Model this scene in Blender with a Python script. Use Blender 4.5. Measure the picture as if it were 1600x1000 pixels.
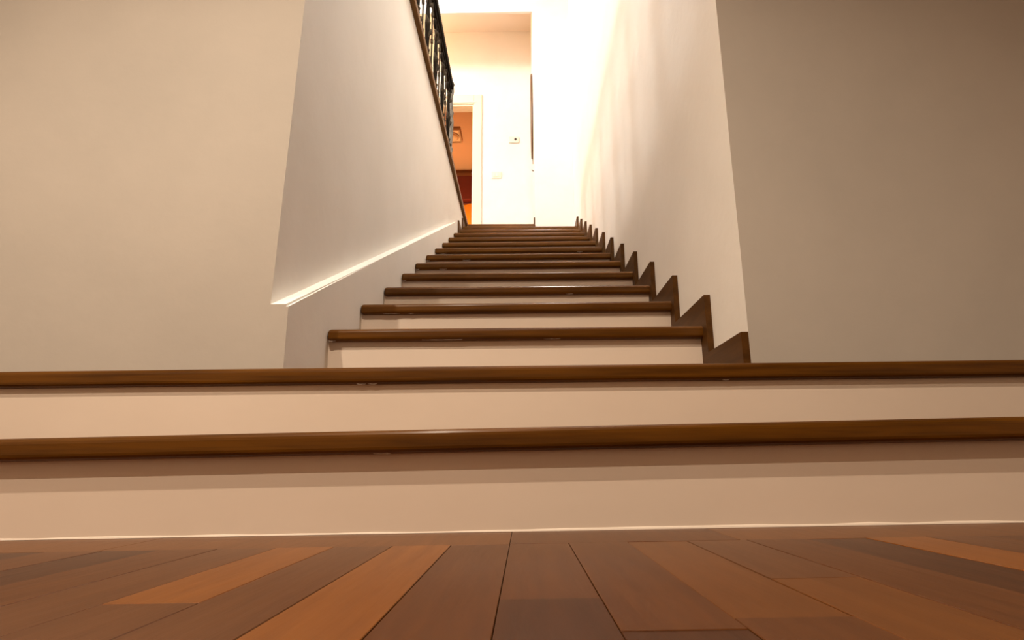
import bpy, bmesh, math, random
from mathutils import Matrix, Vector
random.seed(7)
S = bpy.context.scene
for o in list(bpy.data.objects):
    bpy.data.objects.remove(o, do_unlink=True)
C = S.collection

# ------------------------------------------------------------------ camera
H = 0.1052
PIT, YAW, ROL = 0.23714, -0.01848, -0.00573
cp, sp, cy, sy = math.cos(PIT), math.sin(PIT), math.cos(YAW), math.sin(YAW)
fw = Vector((sy * cp, cy * cp, sp)); rt = Vector((cy, -sy, 0)); up = rt.cross(fw)
r2 = rt * math.cos(ROL) + up * math.sin(ROL)
u2 = up * math.cos(ROL) - rt * math.sin(ROL)
cam = bpy.data.objects.new('camera', bpy.data.cameras.new('camera')); C.objects.link(cam)
m = Matrix(((r2.x, u2.x, -fw.x, 0), (r2.y, u2.y, -fw.y, 0), (r2.z, u2.z, -fw.z, H), (0, 0, 0, 1)))
cam.matrix_world = m
cam.data.sensor_width = 36; cam.data.lens = 956.14 / 1600 * 36; cam.data.clip_start = 0.02
S.camera = cam

# ------------------------------------------------------------------ light and exposure
S.view_settings.view_transform = 'Standard'; S.view_settings.look = 'None'
S.view_settings.gamma = 1; S.view_settings.use_curve_mapping = False
S.view_settings.exposure = 0.12
W = bpy.data.worlds.new('world'); S.world = W; W.use_nodes = True
W.node_tree.nodes['Background'].inputs[0].default_value = (1, .93, .86, 1)
W.node_tree.nodes['Background'].inputs[1].default_value = 0.0

def lamp(name, loc, power, col, size):
    l = bpy.data.lights.new(name, 'POINT'); l.energy = power; l.color = col; l.shadow_soft_size = size
    o = bpy.data.objects.new(name, l); C.objects.link(o); o.location = loc
    return o
lamp('upper_hall_light', (-3.0, 4.2, 5.25), 335, (1, .975, .95), .19)
lamp('upper_landing_light', (-2.5, 6.4, 4.9), 105, (1, .52, .21), .2)
def downlight(name, loc, power, col, size, cone):
    l = bpy.data.lights.new(name, 'SPOT'); l.energy = power; l.color = col; l.shadow_soft_size = size
    l.spot_size = math.radians(cone); l.spot_blend = .75
    o = bpy.data.objects.new(name, l); C.objects.link(o); o.location = loc
downlight('lower_hall_downlight', (-1.10, -.50, 2.42), 138, (1, .82, .63), .02, 165)
downlight('lower_hall_second_downlight', (-.50, .12, 2.42), 145, (1, .82, .63), .02, 142)
lamp('back_room_light', (-1.2, 9.2, 3.7), 80, (1, .60, .30), .12)
al = bpy.data.lights.new('stair_ceiling_light', 'AREA'); al.shape = 'DISK'; al.size = .5; al.energy = 122; al.color = (1, .945, .88)
ao = bpy.data.objects.new('stair_ceiling_light', al); C.objects.link(ao); ao.location = (.40, 2.0, 5.58)

# ------------------------------------------------------------------ materials
def mat(name, col, rough=.6, spec=.5, noise=0, nscale=6, bump=0, bscale=60, stretch=(1, 1, 1), col2=None, metal=0, coat=0, detail=5):
    mt = bpy.data.materials.new(name); mt.use_nodes = True
    N, L = mt.node_tree.nodes, mt.node_tree.links
    b = N['Principled BSDF']
    b.inputs['Base Color'].default_value = (*col, 1); b.inputs['Roughness'].default_value = rough
    b.inputs['Specular IOR Level'].default_value = spec; b.inputs['Metallic'].default_value = metal
    b.inputs['Coat Weight'].default_value = coat; b.inputs['Coat Roughness'].default_value = .16
    tc = N.new('ShaderNodeTexCoord'); mp = N.new('ShaderNodeMapping'); mp.inputs['Scale'].default_value = stretch
    L.new(tc.outputs['Object'], mp.inputs['Vector'])
    if col2 is not None:
        n = N.new('ShaderNodeTexNoise'); n.inputs['Scale'].default_value = nscale; n.inputs['Detail'].default_value = detail
        n.inputs['Roughness'].default_value = .6
        L.new(mp.outputs[0], n.inputs['Vector'])
        rp = N.new('ShaderNodeValToRGB'); rp.color_ramp.elements[0].position = .35; rp.color_ramp.elements[1].position = .65
        rp.color_ramp.elements[0].color = (*col, 1); rp.color_ramp.elements[1].color = (*col2, 1)
        L.new(n.outputs['Fac'], rp.inputs[0]); L.new(rp.outputs[0], b.inputs['Base Color'])
    if bump:
        n2 = N.new('ShaderNodeTexNoise'); n2.inputs['Scale'].default_value = bscale; n2.inputs['Detail'].default_value = 6
        L.new(mp.outputs[0], n2.inputs['Vector'])
        bp = N.new('ShaderNodeBump'); bp.inputs['Strength'].default_value = bump; bp.inputs['Distance'].default_value = .004
        L.new(n2.outputs['Fac'], bp.inputs['Height']); L.new(bp.outputs[0], b.inputs['Normal'])
    return mt

PLASTER = mat('white_plaster', (.83, .80, .75), .75, .25, nscale=2.2, col2=(.79, .76, .705), bump=.25, bscale=24)
PLASTER2 = mat('hall_side_paint', (.72, .62, .52), .8, .2, nscale=2.0, col2=(.68, .585, .49), bump=.2, bscale=24)
PLASTER3 = mat('hall_greige_paint', (.52, .475, .42), .8, .2, nscale=2.0, col2=(.48, .44, .39), bump=.2, bscale=24)
RISER = mat('riser_paint', (.78, .665, .56), .5, .3, nscale=3, col2=(.74, .625, .52), bump=.12, bscale=14, stretch=(.5, 1, 1))
CEIL = mat('ceiling_paint', (.80, .74, .68), .85, .2)
CAULK = mat('white_caulk', (.80, .70, .60), .5)
FLAKE = mat('old_paint_flake', (.62, .50, .40), .6)
WOOD = mat('dark_stained_wood', (.070, .024, .0012), .42, .10, nscale=5, col2=(.135, .049, .0025), bump=.08, bscale=9, stretch=(.6, 12, 12), coat=.2)
WOODV = mat('dark_skirting_wood', (.058, .023, .004), .45, .13, nscale=5, col2=(.095, .038, .007), bump=.08, bscale=9, stretch=(8, .8, 8))
WOODT = mat('brown_trim_wood', (.12, .054, .011), .5, .15, nscale=5, col2=(.19, .090, .021), bump=.08, bscale=9, stretch=(8, .8, 8))
IRON = mat('black_iron', (.010, .007, .004), .8, .08)
IRON2 = mat('grey_wrought_iron', (.016, .012, .007), .8, .1, nscale=30, col2=(.07, .055, .036), metal=0, bump=.5, bscale=60)
IRON3 = mat('lamplit_iron', (.07, .062, .052), .6, .3, nscale=25, col2=(.20, .185, .16), metal=0, bump=.5, bscale=50)  # newel iron: lamp light on its side is put into the lighter grey
CREAM = mat('cream_door_paint', (.84, .74, .55), .5, .4)
PLASTIC = mat('cream_plastic', (.80, .70, .58), .4)
DARKP = mat('dark_plastic', (.03, .028, .025), .4)
GLASS = mat('mirror_glass', (.8, .8, .8), .05, .5, metal=1)
MFRAME = mat('mirror_frame_wood', (.10, .05, .022), .4)
ORANGE = mat('orange_wall_paint', (.80, .36, .10), .8, .2)
ROOMCEIL = mat('room_ceiling_paint', (.62, .38, .22), .85, .2)
CURT = mat('orange_curtain_cloth', (.95, .40, .04), .9, .1)
PELM = mat('dark_red_wood', (.10, .008, .002), .6)
LAMPF = mat('ceiling_lamp_metal', (.42, .27, .14), .5)
LAMPG = mat('ceiling_lamp_glass', (.80, .60, .38), .35)
def fl(name, c, c2): return mat(name, tuple(v * f for v, f in zip(c, (.70, .58, .42))), .36, .24, nscale=4, col2=tuple(v * f for v, f in zip(c2, (.70, .58, .42))), bump=.12, bscale=8, stretch=(14, 1.2, 14))
FLOOR = [fl('floor_wood_red_brown', (.120, .044, .010), (.155, .060, .015)),
         fl('floor_wood_orange', (.26, .100, .018), (.32, .128, .024)),
         fl('floor_wood_dark', (.068, .024, .006), (.098, .036, .010)),
         fl('floor_wood_mauve_brown', (.140, .058, .020), (.172, .074, .027)),
         fl('floor_wood_amber', (.170, .066, .012), (.21, .084, .017))]
JOINT = mat('floor_joint', (.13, .060, .022), .8)

# ------------------------------------------------------------------ helpers
def link(name, me, mt, parent=None, smooth=False):
    o = bpy.data.objects.new(name, me); C.objects.link(o)
    if mt is not None and not me.materials: me.materials.append(mt)
    if parent is not None: o.parent = parent
    if smooth:
        for p in me.polygons: p.use_smooth = True
    return o
def bm_obj(name, bm, mt, parent=None, smooth=False):
    bmesh.ops.recalc_face_normals(bm, faces=bm.faces)
    me = bpy.data.meshes.new(name); bm.to_mesh(me); bm.free()
    return link(name, me, mt, parent, smooth)
def add_box(bm, x0, x1, y0, y1, z0, z1):
    vs = [bm.verts.new((x, y, z)) for z in (z0, z1) for y in (y0, y1) for x in (x0, x1)]
    for f in ((0, 1, 3, 2), (4, 6, 7, 5), (0, 4, 5, 1), (2, 3, 7, 6), (0, 2, 6, 4), (1, 5, 7, 3)):
        bm.faces.new([vs[i] for i in f])
    return vs
def bevel(bm, w, seg=2):
    bmesh.ops.bevel(bm, geom=list(bm.edges), offset=w, segments=seg, affect='EDGES', profile=.5)
def box(name, x0, x1, y0, y1, z0, z1, mt, parent=None, bev=0, seg=2, tilt=0):
    bm = bmesh.new(); add_box(bm, x0, x1, y0, y1, z0, z1)
    if bev: bevel(bm, bev, seg)
    if tilt:
        for v in bm.verts: v.co.z += tilt * v.co.x
    return bm_obj(name, bm, mt, parent)
def prism_yz(bm, pts, x0, x1):
    a = [bm.verts.new((x0, y, z)) for y, z in pts]; b = [bm.verts.new((x1, y, z)) for y, z in pts]
    n = len(pts)
    bm.faces.new(a); bm.faces.new(b[::-1])
    for i in range(n): bm.faces.new((a[i], b[i], b[(i + 1) % n], a[(i + 1) % n]))
def tube(bm, pts, r, sides=6, sx=1.0):
    """tube through points, radius r (number or list), sx squashes it along x"""
    rings = []
    n = len(pts)
    for i, p in enumerate(pts):
        p = Vector(p)
        t = (Vector(pts[min(i + 1, n - 1)]) - Vector(pts[max(i - 1, 0)])).normalized()
        a = Vector((1, 0, 0)) if abs(t.x) < .9 else Vector((0, 1, 0))
        a = (a - t * a.dot(t)).normalized(); b = t.cross(a)
        rr = r[i] if isinstance(r, (list, tuple)) else r
        rings.append([bm.verts.new(p + a * (rr * sx * math.cos(k * 2 * math.pi / sides)) + b * (rr * math.sin(k * 2 * math.pi / sides))) for k in range(sides)])
    for i in range(n - 1):
        for k in range(sides):
            bm.faces.new((rings[i][k], rings[i][(k + 1) % sides], rings[i + 1][(k + 1) % sides], rings[i + 1][k]))
    bm.faces.new(rings[0][::-1]); bm.faces.new(rings[-1])
def lathe(bm, prof, cx, cy_, sides=16):
    rings = [[bm.verts.new((cx + r * math.cos(k * 2 * math.pi / sides), cy_ + r * math.sin(k * 2 * math.pi / sides), z)) for k in range(sides)] for r, z in prof]
    for i in range(len(rings) - 1):
        for k in range(sides):
            bm.faces.new((rings[i][k], rings[i][(k + 1) % sides], rings[i + 1][(k + 1) % sides], rings[i + 1][k]))
    bm.faces.new(rings[0][::-1]); bm.faces.new(rings[-1])
def empty(name, loc=(0, 0, 0)):
    o = bpy.data.objects.new(name, None); C.objects.link(o); o.location = loc; o.empty_display_size = .1
    return o
def kid(o, parent):
    o.parent = parent; o.matrix_parent_inverse = Matrix.Translation(parent.location).inverted(); return o
def tag(o, label, cat, group=None):
    o['label'] = label; o['category'] = cat
    if group: o['group'] = group
    return o
def struct(o, label=None, cat=None):
    o['kind'] = 'structure'
    if label: o['label'] = label
    if cat: o['category'] = cat
    return o

# ------------------------------------------------------------------ dimensions
R, G, D0 = .17, .3448, 1.074
Yn = lambda n: D0 + (n - 1) * G
XL, XS, XW = -.583, .528, .546          # panel face, skirting face, right wall face
ZU = 2.55                               # upper floor
YC = 1.46                               # where the stair walls start
YE = Yn(15) + .03                       # end wall at the top of the stairs
YB = 6.85                               # back wall of the landing
ZC = 5.62                               # upper ceiling
HX = 1.95                               # half width of the lower hall
ledge = lambda y: .505 + .479 * (y - YC)

# ------------------------------------------------------------------ structure
FT = .013                               # the old floor and first step lean a little
fb = box('floor', -HX, HX, -2.3, D0 + .06, -.08, -.006, JOINT, tilt=FT); struct(fb, 'red brown wooden plank floor at the foot of the stairs', 'floor')
struct(box('wall_right', XW, XW + .16, YC, YE + .12, 0, ZC, PLASTER), 'tall white plaster wall right of the stairs', 'wall')

# left wall between stair panel and upper floor edge: leans out slightly towards the top
bm = bmesh.new()
ny, nz = 24, 10
grid = []
for i in range(ny + 1):
    y = YC + (YE + .1 - YC) * i / ny
    row = []
    zb = 0 if y > 5.22 else ledge(y) - (.06 if i else 0)
    for k in range(nz + 1):
        t = k / nz; z = zb + (2.513 - zb) * t
        e = min(1, max(0, (y - 4.5) / .7)); e = e * e * (3 - 2 * e); s = t + (1 - t) * e
        row.append(bm.verts.new((-.628 + (.628 - .583) * s, y, z)))
    grid.append(row)
for i in range(ny):
    for k in range(nz): bm.faces.new((grid[i][k], grid[i][k + 1], grid[i + 1][k + 1], grid[i + 1][k]))
bk = []
for i in range(ny + 1):
    y = grid[i][0].co.y
    bk.append((bm.verts.new((-.69, y, grid[i][0].co.z)), bm.verts.new((-.69, y, 2.513))))
for i in range(ny):
    bm.faces.new((bk[i][0], bk[i + 1][0], bk[i + 1][1], bk[i][1]))
    bm.faces.new((grid[i][0], grid[i + 1][0], bk[i + 1][0], bk[i][0]))
    bm.faces.new((grid[i][nz], bk[i][1], bk[i + 1][1], grid[i + 1][nz]))
for i in (0, ny):
    bm.faces.new([grid[i][k] for k in range(nz + 1)] + [bk[i][1], bk[i][0]])
wl = struct(bm_obj('wall_left', bm, PLASTER, smooth=False), 'white plaster wall left of the stairs below the iron railing', 'wall')

# low stair panel with sloping ledge, rounded upper end
bm = bmesh.new()
pts = [(YC, 0), (YC, ledge(YC))]
pts += [(y, ledge(y)) for y in (2.5, 3.5, 4.5, 5.0)]
pts += [(5.12, ledge(5.0) + .045), (5.18, ledge(5.0) + .052), (5.21, ledge(5.0) + .03), (5.22, ledge(5.0) - .03), (5.22, 0)]
prism_yz(bm, pts, -.69, XL)
bmesh.ops.bevel(bm, geom=[e for e in bm.edges if all(abs(v.co.x - XL) < 1e-4 and v.co.z > .1 for v in e.verts)], offset=.006, segments=2, affect='EDGES')
struct(bm_obj('trim_1', bm, PLASTER), 'low white plaster panel with sloping ledge along the left side of the stairs', 'wall panel')

# hall walls either side of the stair opening, side and back walls, lower ceiling
struct(box('wall_front_left', -HX - .12, -.69, YC, YC + .14, 0, 2.5, PLASTER3), 'greige hall wall left of the stair opening', 'wall')
struct(box('wall_front_right', XW + .16, HX + .12, YC, YC + .14, 0, 2.5, PLASTER3), 'greige hall wall right of the stair opening', 'wall')
struct(box('wall_hall_left', -HX - .12, -HX, -2.3, YC, -.1, 2.5, PLASTER2), 'white side wall of the lower hall, left', 'wall')
struct(box('wall_hall_right', HX, HX + .12, -2.3, YC, -.1, 2.5, PLASTER2), 'white side wall of the lower hall, right', 'wall')
struct(box('wall_hall_back', -HX - .12, HX + .12, -2.42, -2.3, -.1, 2.5, PLASTER2), 'white wall of the lower hall behind the viewer', 'wall')
struct(box('ceiling_lower', -HX - .12, HX + .12, -2.42, YC, 2.5, 2.55, PLASTER2), 'white ceiling of the lower hall', 'ceiling')
struct(box('wall_shaft_front', -4.4, XW + .16, YC - .12, YC, 2.55, ZC, PLASTER), 'white wall above the lower hall', 'wall')

# upper storey
struct(box('floor_upper', -4.4, -.69, YC, YB + .12, 2.36, 2.513, PLASTER), 'upper hall floor slab left of the stairs', 'floor')
struct(box('floor_landing', -.583, .30, Yn(15) + .05, YB + .12, 2.40, 2.54, WOODT), 'upper landing floor at the top of the stairs', 'floor')
struct(box('floor_upper_boards', -4.4, -.60, YC, YB + .12, 2.513, 2.545, WOODT), 'wooden floor of the upper hall', 'floor')
struct(box('wall_upper_left', -4.52, -4.4, YC - .12, YB + .12, 2.36, ZC, PLASTER), 'white wall of the upper hall, far left', 'wall')
struct(box('ceiling', -4.52, XW + .16, YC - .12, YB + .12, ZC, ZC + .08, CEIL), 'pale ceiling of the upper hall', 'ceiling')
struct(box('wall_end', .136, XW + .01, YE, YE + .12, Yn(1) * 0 + 2.2, ZC, PLASTER), 'bright white wall at the top right end of the stairs', 'wall')
struct(box('trim_2', -4.4, .1365, YE, YE + .03, 5.138, ZC, PLASTER), 'white beam over the opening to the landing', 'beam')
struct(box('wall_landing_side', .136, .26, YE + .12, YB, 2.40, ZC, PLASTER), 'white side wall of the landing that carries the oval mirror', 'wall')
# back wall with door opening
DX0, DX1, DZ = -1.42, -.588, 4.555
bm = bmesh.new()
add_box(bm, -4.4, DX0, YB, YB + .12, 2.40, ZC)
add_box(bm, DX1, .26, YB, YB + .12, 2.40, ZC)
add_box(bm, DX0, DX1, YB, YB + .12, DZ, ZC)
struct(bm_obj('wall_back', bm, PLASTER), 'white back wall of the landing around the doorway', 'wall')

# room behind the door
struct(box('floor_room', -3.6, .6, YB + .12, 10.1, 2.40, 2.54, WOODT), 'floor of the orange room', 'floor')
struct(box('ceiling_room', -3.6, .6, YB + .12, 10.1, 5.2, 5.3, ROOMCEIL), 'brown orange ceiling of the room behind the doorway', 'ceiling')
struct(box('wall_room_back', -3.6, .6, 9.98, 10.1, 2.4, 5.3, ORANGE), 'orange far wall of the room', 'wall')
struct(box('wall_room_left', -3.72, -3.6, YB + .12, 10.1, 2.4, 5.3, ORANGE), 'orange left wall of the room', 'wall')
struct(box('wall_room_right', .6, .72, YB + .12, 10.1, 2.4, 5.3, ORANGE), 'orange right wall of the room', 'wall')
struct(box('trim_3', -3.6, .6, 9.92, 9.98, 5.10, 5.2, ROOMCEIL), 'plaster cornice along the far wall of the orange room', 'cornice')

# door casing
dr = empty('door_1', (DX1, YB, ZU)); struct(dr, 'cream painted door frame of the open doorway to the orange room', 'door')
def casing(x0, x1, z0, z1, name='casing'):
    bm = bmesh.new(); add_box(bm, x0, x1, YB - .022, YB, z0, z1); bevel(bm, .004, 1)
    return kid(bm_obj(name, bm, CREAM), dr)
casing(DX1, DX1 + .098, 2.54, DZ + .135); casing(DX0 - .098, DX0, 2.54, DZ + .135); casing(DX0, DX1, DZ, DZ + .135)
kid(box('casing_bead', DX0, DX1 + .02, YB - .034, YB - .022, DZ + .012, DZ + .028, CREAM, bev=.003), dr)
kid(box('jamb', DX1 - .018, DX1, YB - .004, YB + .13, 2.54, DZ, CREAM), dr)
kid(box('jamb', DX0, DX0 + .018, YB - .004, YB + .13, 2.54, DZ, CREAM), dr)
kid(box('head_jamb', DX0 + .018, DX1 - .018, YB - .004, YB + .13, DZ - .018, DZ, CREAM), dr)

def paint_front(o):
    o.data.materials.append(PLASTER3)
    for p in o.data.polygons:
        if p.normal.y < -.99 and abs(p.center.y - YC) < .004: p.material_index = 1
for o in (wl, bpy.data.objects['trim_1'], bpy.data.objects['wall_right']): paint_front(o)

# ------------------------------------------------------------------ floor planks
W_ = .084
def plank(x0, x1, y0, y1, mt):
    g = .0004
    bm = bmesh.new(); vs = add_box(bm, x0 + g, x1 - g, y0 + g, y1 - g, -.012, random.uniform(-.0006, .0002))
    bmesh.ops.bevel(bm, geom=[e for e in bm.edges if all(v.co.z > -.005 for v in e.verts)], offset=.0006, segments=1, affect='EDGES')
    for v in bm.verts: v.co.z += FT * v.co.x
    return bm_obj('plank', bm, mt, fb)
YH = .925
cols = {-3: [(-.1, .55, 3), (.55, YH, 1)], -2: [(-.2, .38, 0), (.38, YH, 3)], -1: [(.02, YH, 1)], 0: [(.08, .40, 3), (.40, YH, 0)],
        1: [(-.05, .545, 2), (.545, YH, 0)], 2: [(-.1, .44, 2), (.44, YH, 0)], 3: [(.1, .47, 0), (.47, YH, 4)], 4: [(0, .62, 4), (.62, YH, 3)]}
nc = int(HX / W_) + 2
for c in range(-nc, nc + 1):
    x0 = -.106 + c * W_; x1 = x0 + W_
    x0, x1 = max(x0, -HX), min(x1, HX)
    if x1 - x0 < .01: continue
    segs = list(cols.get(c, []))
    ys = segs[0][0] if segs else YH
    while ys > -.55:
        ln = random.uniform(.38, .62); segs.append((ys - ln, ys, random.choice([0, 0, 1, 2, 3, 4, 4]))); ys -= ln
    for a, b_, k in segs: plank(x0, x1, a, b_, FLOOR[k])
bxs = [-HX, -1.3, -.62, -.022, .306, .9, 1.45, HX]
for i, k in enumerate([0, 4, 4, 0, 4, 0, 4]):
    plank(bxs[i], bxs[i + 1], YH, D0 + .027, FLOOR[k])

# ------------------------------------------------------------------ staircase
st = empty('staircase', (0, D0, 0))
tag(st, 'straight flight of dark wooden treads and cream painted risers between two white walls', 'staircase')
adj = {1: (-.002, .009, -.392, .347), 2: (-.002, .001, -.529, .47), 5: (-.003, -.006, XL, XS), 6: (0, -.004, XL, XS), 9: (0, -.003, XL, XS), 11: (.005, .003, XL, XS),
       12: (.010, .003, XL, XS), 13: (.011, .002, XL, XS), 14: (.011, 0, XL, XS), 15: (.009, .001, XL, .136)}
treads = {}
OV = lambda n: {2: .018}.get(n, .026)      # how far each nosing stands proud of its riser
for n in range(1, 16):
    zl, zr, xa, xb = adj.get(n, (0, 0, XL, XS))
    k = (zr - zl) / (xb - xa); z0 = zl - k * xa
    x0, x1 = (-HX + .002, HX - .002) if n < 3 else (XL + .001, XW - .002)
    if n == 13: x0 = -.583
    if n == 15: x0, x1 = -.60, .137
    th = .036 if n > 2 else .040
    bm = bmesh.new()
    y1 = Yn(n) + G + (.045 if n < 15 else -.22)
    add_box(bm, x0, x1, Yn(n), y1, n * R - th, n * R)
    bevel(bm, .011, 4)
    for v in bm.verts: v.co.z += z0 + k * v.co.x
    o = bm_obj('tread' if n < 15 else 'landing_nosing', bm, WOOD, smooth=False); kid(o, st); treads[n] = o
    # riser under this tread
    rx0, rx1 = (-HX + .002, HX - .002) if n < 3 else (XL - .004, XW - .002)
    if n == 15: rx0 = -.583
    bm = bmesh.new(); add_box(bm, rx0, rx1, Yn(n) + OV(n), Yn(n) + .05, (n - 1) * R - .03, n * R - th + .004)
    for v in bm.verts: v.co.z += z0 + k * v.co.x
    rs = kid(bm_obj('riser', bm, RISER), st)
    if n == 1:
        bm = bmesh.new(); N = 60; prof = [(0, .0), (-.003, .0), (-.002, .0025), (0, .0042)]
        rows = []
        for i in range(N + 1):
            x = -HX + 2 * HX * i / N; s = random.uniform(.5, 1.25)
            rows.append([bm.verts.new((x, Yn(1) + OV(1) + a * s, FT * x + b * s)) for a, b in prof])
        for i in range(N):
            for j in range(3): bm.faces.new((rows[i][j], rows[i + 1][j], rows[i + 1][j + 1], rows[i][j + 1]))
        o = bm_obj('caulk_bead', bm, CAULK); o.parent = rs; o.matrix_parent_inverse = Matrix.Translation(st.location).inverted()
        o.matrix_parent_inverse = (rs.matrix_parent_inverse.copy() if False else Matrix.Identity(4))

def flake(n, x, w, h, mt=FLAKE):
    """curl of old paint hanging at the underside of a nosing"""
    zl, zr, xa, xb = adj.get(n, (0, 0, XL, XS)); th = .036 if n > 2 else .040
    z = n * R - th + zl + (zr - zl) / (xb - xa) * (x - xa)
    bm = bmesh.new(); N = 7; a, b = [], []
    for i in range(N):
        t = i / (N - 1); xx = x + w * t
        a.append(bm.verts.new((xx, Yn(n) + .006, z + .004)))
        b.append(bm.verts.new((xx, Yn(n) + .006 + random.uniform(-.001, .001), z + .001 - .8 * h * random.uniform(.5, 1) * math.sin(math.pi * (t * .8 + .1)))))
    for i in range(N - 1): bm.faces.new((a[i], a[i + 1], b[i + 1], b[i]))
    bmesh.ops.solidify(bm, geom=list(bm.faces), thickness=.001)
    o = bm_obj('paint_flake', bm, mt); o.parent = treads[n]
for a in ((2, -.392, .022, .004), (2, -.366, .022, .004), (2, .462, .016, .004), (1, -.262, .03, .003), (3, -.578, .022, .004), (3, -.3, .12, .002), (3, .06, .05, .002),
          (4, -.50, .06, .002), (4, -.41, .02, .003), (5, .18, .03, .003), (6, -.577, .018, .006), (7, -.577, .018, .008), (7, -.45, .04, .006), (8, -.577, .018, .008), (8, -.36, .05, .004), (9, -.55, .05, .006), (9, .36, .04, .005)):
    flake(*a)

# stepped skirting boards on the right wall, and the two short ones top left
def skirt(n, x0, x1, first=False):
    ya = Yn(n) - .034; yb = Yn(n + 1) - .034
    top = n * R + .083; pt = (n - 1) * R + .075
    if first: pts = [(YC + .001, n * R - .02), (YC + .001, top), (yb, top), (yb, n * R - .02)]
    else: pts = [(ya, (n - 1) * R - .01), (ya, top), (min(yb, YE) + .0, top), (min(yb, YE), n * R - .02), (Yn(n) + .06, n * R - .02), (Yn(n) + .06, (n - 1) * R - .01)]
    bm = bmesh.new(); prism_yz(bm, pts, x0, x1)
    return kid(bm_obj('skirting_board', bm, WOODV), st)
skirt(2, XS, XW, True)
for n in range(3, 15): skirt(n, XS, XW)
for n in (13, 14): skirt(n, -.584, -.570)

# brown edge board of the upper floor above the left wall, in lengths
tb = empty('trim_4', (-.57, 3.7, ZU)); struct(tb, 'brown wooden edge board along the upper floor above the left wall', 'trim')
ya = YC
for yb in (3.35, 5.0, Yn(15) + .001):
    bm = bmesh.new(); add_box(bm, -.66, -.556, ya + .001, yb - .001, 2.513, 2.556); bevel(bm, .006, 2)
    kid(bm_obj('edge_board', bm, WOODT), tb); ya = yb

struct(box('baseboard_landing', .122, .136, YE + .002, YB - .03, 2.545, 2.635, WOODV, bev=.003), 'low brown skirting at the foot of the mirror wall', 'skirting')

# ------------------------------------------------------------------ iron balustrade on the upper floor edge
XB = -.628
bal = empty('iron_balustrade', (XB, 3.2, 2.556))
tag(bal, 'black wrought iron balustrade with scrolls standing on the upper floor edge at top left', 'railing')
Y0, Y1, ZT, ZB = 1.62, 4.86, 3.44, 2.64
bm = bmesh.new(); add_box(bm, XB - .026, XB + .024, Y0, Y1, ZT - .030, ZT + .034); bevel(bm, .009, 2)
kid(bm_obj('handrail', bm, IRON), bal)
bm = bmesh.new(); add_box(bm, XB - .010, XB + .010, Y0, Y1, ZT - .062, ZT - .048)
kid(bm_obj('top_rail', bm, IRON), bal)
bm = bmesh.new(); add_box(bm, XB - .012, XB + .012, Y0, Y1, ZB, ZB + .018)
kid(bm_obj('bottom_rail', bm, IRON2), bal)
def spiral(c, r0, turns, a0, sgn, n=22):
    out = []
    for i in range(n + 1):
        t = i / n; r = r0 * (1 - .8 * t); a = a0 + sgn * turns * 2 * math.pi * t
        out.append((0, c[0] + r * math.cos(a), c[1] + r * math.sin(a)))
    return out
P = .38
def scroll_mesh():
    bm = bmesh.new()
    hgt = ZT - .05 - ZB
    for s in (-1, 1):
        top = spiral((s * .052, hgt - .09), .050, 1.25, math.pi if s > 0 else 0, -s)
        bot = spiral((s * .052, .10), .050, 1.25, math.pi if s > 0 else 0, s)
        tube(bm, bot[::-1] + [(0, s * .014, .2), (0, s * .05, hgt * .5), (0, s * .014, hgt - .2)] + top, .0075, 6, 1.4)
    for zc in (.10, hgt - .1): tube(bm, [(0, -.012, zc), (0, .012, zc)], .016, 8)
    me = bpy.data.meshes.new('scroll'); bmesh.ops.recalc_face_normals(bm, faces=bm.faces); bm.to_mesh(me); bm.free(); me.materials.append(IRON); return me
def leaf_mesh():
    bm = bmesh.new(); hgt = ZT - .05 - ZB
    for zc, hh in ((hgt * .5, .17), (hgt * .22, .10), (hgt * .79, .10)):
        pts = [(0, 0, zc + hh * (i / 10 - .5) * 1.0) for i in range(11)]
        rr = [.004 + .020 * math.sin(math.pi * i / 10) ** .8 * (1 - .25 * (i % 2)) for i in range(11)]
        tube(bm, pts, rr, 8, .8)
        for s in (-1, 1):
            tube(bm, [(0, s * .01, zc - hh * .4), (.012, s * .045, zc), (0, s * .06, zc + hh * .3)], [.006, .018, .003], 6)
    me = bpy.data.meshes.new('leaf_ornament'); bmesh.ops.recalc_face_normals(bm, faces=bm.faces); bm.to_mesh(me); bm.free(); me.materials.append(IRON2)
    for p in me.polygons: p.use_smooth = True
    return me
def bar_mesh():
    bm = bmesh.new(); add_box(bm, -.005, .005, -.005, .005, 0, ZT - .04 - ZB)
    for z in (.18, .40, .62): add_box(bm, -.009, .009, -.009, .009, z, z + .03)
    me = bpy.data.meshes.new('baluster'); bm.to_mesh(me); bm.free(); me.materials.append(IRON2); return me
sm, lm, bmsh = scroll_mesh(), leaf_mesh(), bar_mesh()
nm = int((Y1 - Y0) / P)
for i in range(nm):
    y = Y1 - .16 - i * P
    for nme, me, yy in (('scroll', sm, y), ('leaf_ornament', lm, y), ('baluster', bmsh, y - P / 2)):
        o = link(nme, me, None, bal); o.location = (0, yy - 3.2, ZB - 2.556)
# end post: square base, twisted shaft, collar, knob
bm = bmesh.new()
lathe(bm, [(.032, 2.556), (.032, 2.60), (.020, 2.62), (.020, 2.80), (.027, 2.83), (.018, 2.86), (.024, 2.98), (.029, 3.10), (.020, 3.16), (.030, 3.19), (.020, 3.22), (.020, 3.36), (.028, 3.40), (.028, 3.44)], XB, Y1 + .01, 14)
kid(bm_obj('newel_post', bm, IRON3, smooth=True), bal)
bm = bmesh.new(); lathe(bm, [(.012, 3.44), (.024, 3.455), (.030, 3.475), (.024, 3.497), (.008, 3.508)], XB, Y1 + .01, 14)
kid(bm_obj('post_knob', bm, IRON, smooth=True), bal)

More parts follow.
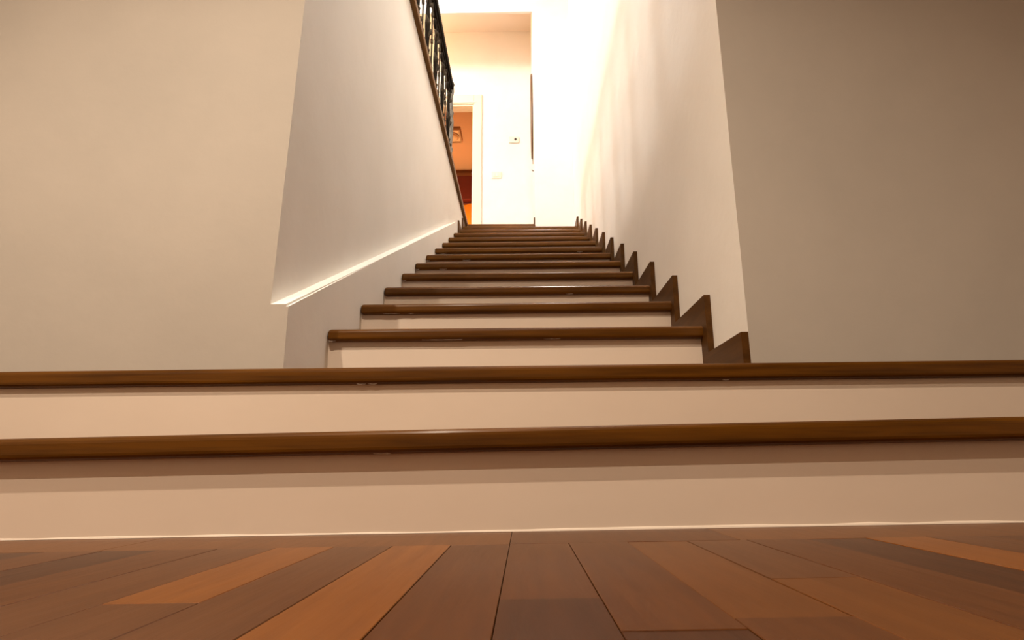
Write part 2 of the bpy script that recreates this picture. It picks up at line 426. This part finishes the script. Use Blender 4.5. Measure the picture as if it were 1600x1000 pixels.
# ------------------------------------------------------------------ landing things
# oval mirror on the side wall
MY, MZ, MA, MB_ = 6.37, 4.08, .28, .53
mr = empty('oval_mirror', (.136, MY, MZ)); tag(mr, 'tall oval wooden framed mirror seen edge on at the landing side wall', 'mirror')
bm = bmesh.new(); NS = 48; rows = []
prof = [(.0, -.001), (.0, -.014), (-.012, -.022), (-.034, -.018), (-.040, -.010), (-.040, -.001)]
for i in range(NS):
    a = 2 * math.pi * i / NS
    rows.append([bm.verts.new((.136 + dx, MY + (MA + e) * math.cos(a), MZ + (MB_ + e) * math.sin(a))) for e, dx in prof])
for i in range(NS):
    for j in range(len(prof)):
        bm.faces.new((rows[i][j], rows[(i + 1) % NS][j], rows[(i + 1) % NS][(j + 1) % len(prof)], rows[i][(j + 1) % len(prof)]))
kid(bm_obj('frame', bm, MFRAME, smooth=True), mr)
bm = bmesh.new()
bm.faces.new([bm.verts.new((.136 - .008, MY + (MA - .036) * math.cos(2 * math.pi * i / NS), MZ + (MB_ - .036) * math.sin(2 * math.pi * i / NS))) for i in range(NS)])
bmesh.ops.solidify(bm, geom=list(bm.faces), thickness=.004)
kid(bm_obj('mirror_glass', bm, GLASS), mr)
bm = bmesh.new(); tube(bm, [(.130, MY - .1, MZ - MB_ + .03), (.130, MY - .1, MZ - MB_ - .06), (.131, MY - .1, MZ - MB_ - .13)], .004, 6)
kid(bm_obj('hanging_cord', bm, MFRAME), mr)
# thermostat and light switch on the back wall
th = empty('thermostat', (-.09, YB, 4.055)); tag(th, 'small cream wall thermostat with a dark knob on the landing back wall', 'thermostat')
kid(box('case', -.153, -.027, YB - .016, YB, 4.010, 4.095, PLASTIC, bev=.006), th)
bm = bmesh.new(); tube(bm, [(-.072, YB - .015, 4.056), (-.072, YB - .024, 4.056), (-.072, YB - .027, 4.056)], [.015, .015, .010], 14)
kid(bm_obj('knob', bm, DARKP, smooth=False), th)
sw = empty('light_switch', (-.305, YB, 3.58)); tag(sw, 'flat cream light switch plate low on the landing back wall beside the doorway', 'switch')
kid(box('plate', -.367, -.243, YB - .010, YB, 3.540, 3.625, PLASTIC, bev=.003), sw)
for i in range(3): kid(box('rocker', -.352 + i * .033, -.352 + i * .033 + .028, YB - .016, YB - .009, 3.558, 3.607, PLASTIC, bev=.002), sw)
# small hook on the mirror wall
hk = bmesh.new(); tube(hk, [(.136, 6.2, 3.30), (.124, 6.2, 3.30), (.118, 6.2, 3.304), (.117, 6.2, 3.312)], [.008, .005, .005, .007], 8)
tag(bm_obj('wall_hook', hk, DARKP, smooth=True), 'tiny dark hook on the landing side wall below the oval mirror', 'hook')

# ------------------------------------------------------------------ orange room things
cl = empty('ceiling_lamp', (-1.12, 8.62, 5.2)); tag(cl, 'square brown ceiling lamp with a round glass seen through the doorway', 'lamp')
bm = bmesh.new(); add_box(bm, -1.28, -.95, 8.45, 8.80, 5.165, 5.2); bevel(bm, .006, 1)
kid(bm_obj('base_plate', bm, LAMPG), cl)
for x0, x1, y0, y1 in ((-1.29, -.94, 8.43, 8.455), (-1.29, -.94, 8.795, 8.82), (-1.29, -1.265, 8.455, 8.795), (-.965, -.94, 8.455, 8.795)):
    kid(box('frame_bar', x0, x1, y0, y1, 5.150, 5.2, LAMPF), cl)
bm = bmesh.new(); lathe(bm, [(.04, 5.105), (.085, 5.115), (.11, 5.14), (.115, 5.166)], -1.10, 8.63, 24)
kid(bm_obj('glass_shade', bm, LAMPG, smooth=True), cl)
bm = bmesh.new(); lathe(bm, [(.115, 5.150), (.13, 5.150), (.13, 5.167), (.115, 5.167)], -1.10, 8.63, 24)
kid(bm_obj('shade_ring', bm, LAMPF), cl)
# curtain and pelmet on the far wall
cu = empty('curtain', (-1.0, 9.85, 2.56)); tag(cu, 'orange curtain on the far wall of the room behind the doorway', 'curtain')
bm = bmesh.new(); N = 120; a, b = [], []
for i in range(N + 1):
    x = -2.2 + 2.4 * i / N; y = 9.86 + .03 * math.sin(i * .55)
    a.append(bm.verts.new((x, y, 2.56))); b.append(bm.verts.new((x, y, 4.57)))
for i in range(N): bm.faces.new((a[i], a[i + 1], b[i + 1], b[i]))
bmesh.ops.solidify(bm, geom=list(bm.faces), thickness=.006)
kid(bm_obj('cloth', bm, CURT), cu)
bm = bmesh.new(); tube(bm, [(-2.3, 9.86, 4.585), (.3, 9.86, 4.585)], .014, 8); kid(bm_obj('curtain_rod', bm, PELM), cu)
pm = box('pelmet_board', -2.35, .35, 9.74, 9.978, 4.61, 5.05, PELM, bev=.006); tag(pm, 'dark red pelmet box above the orange curtain', 'pelmet')
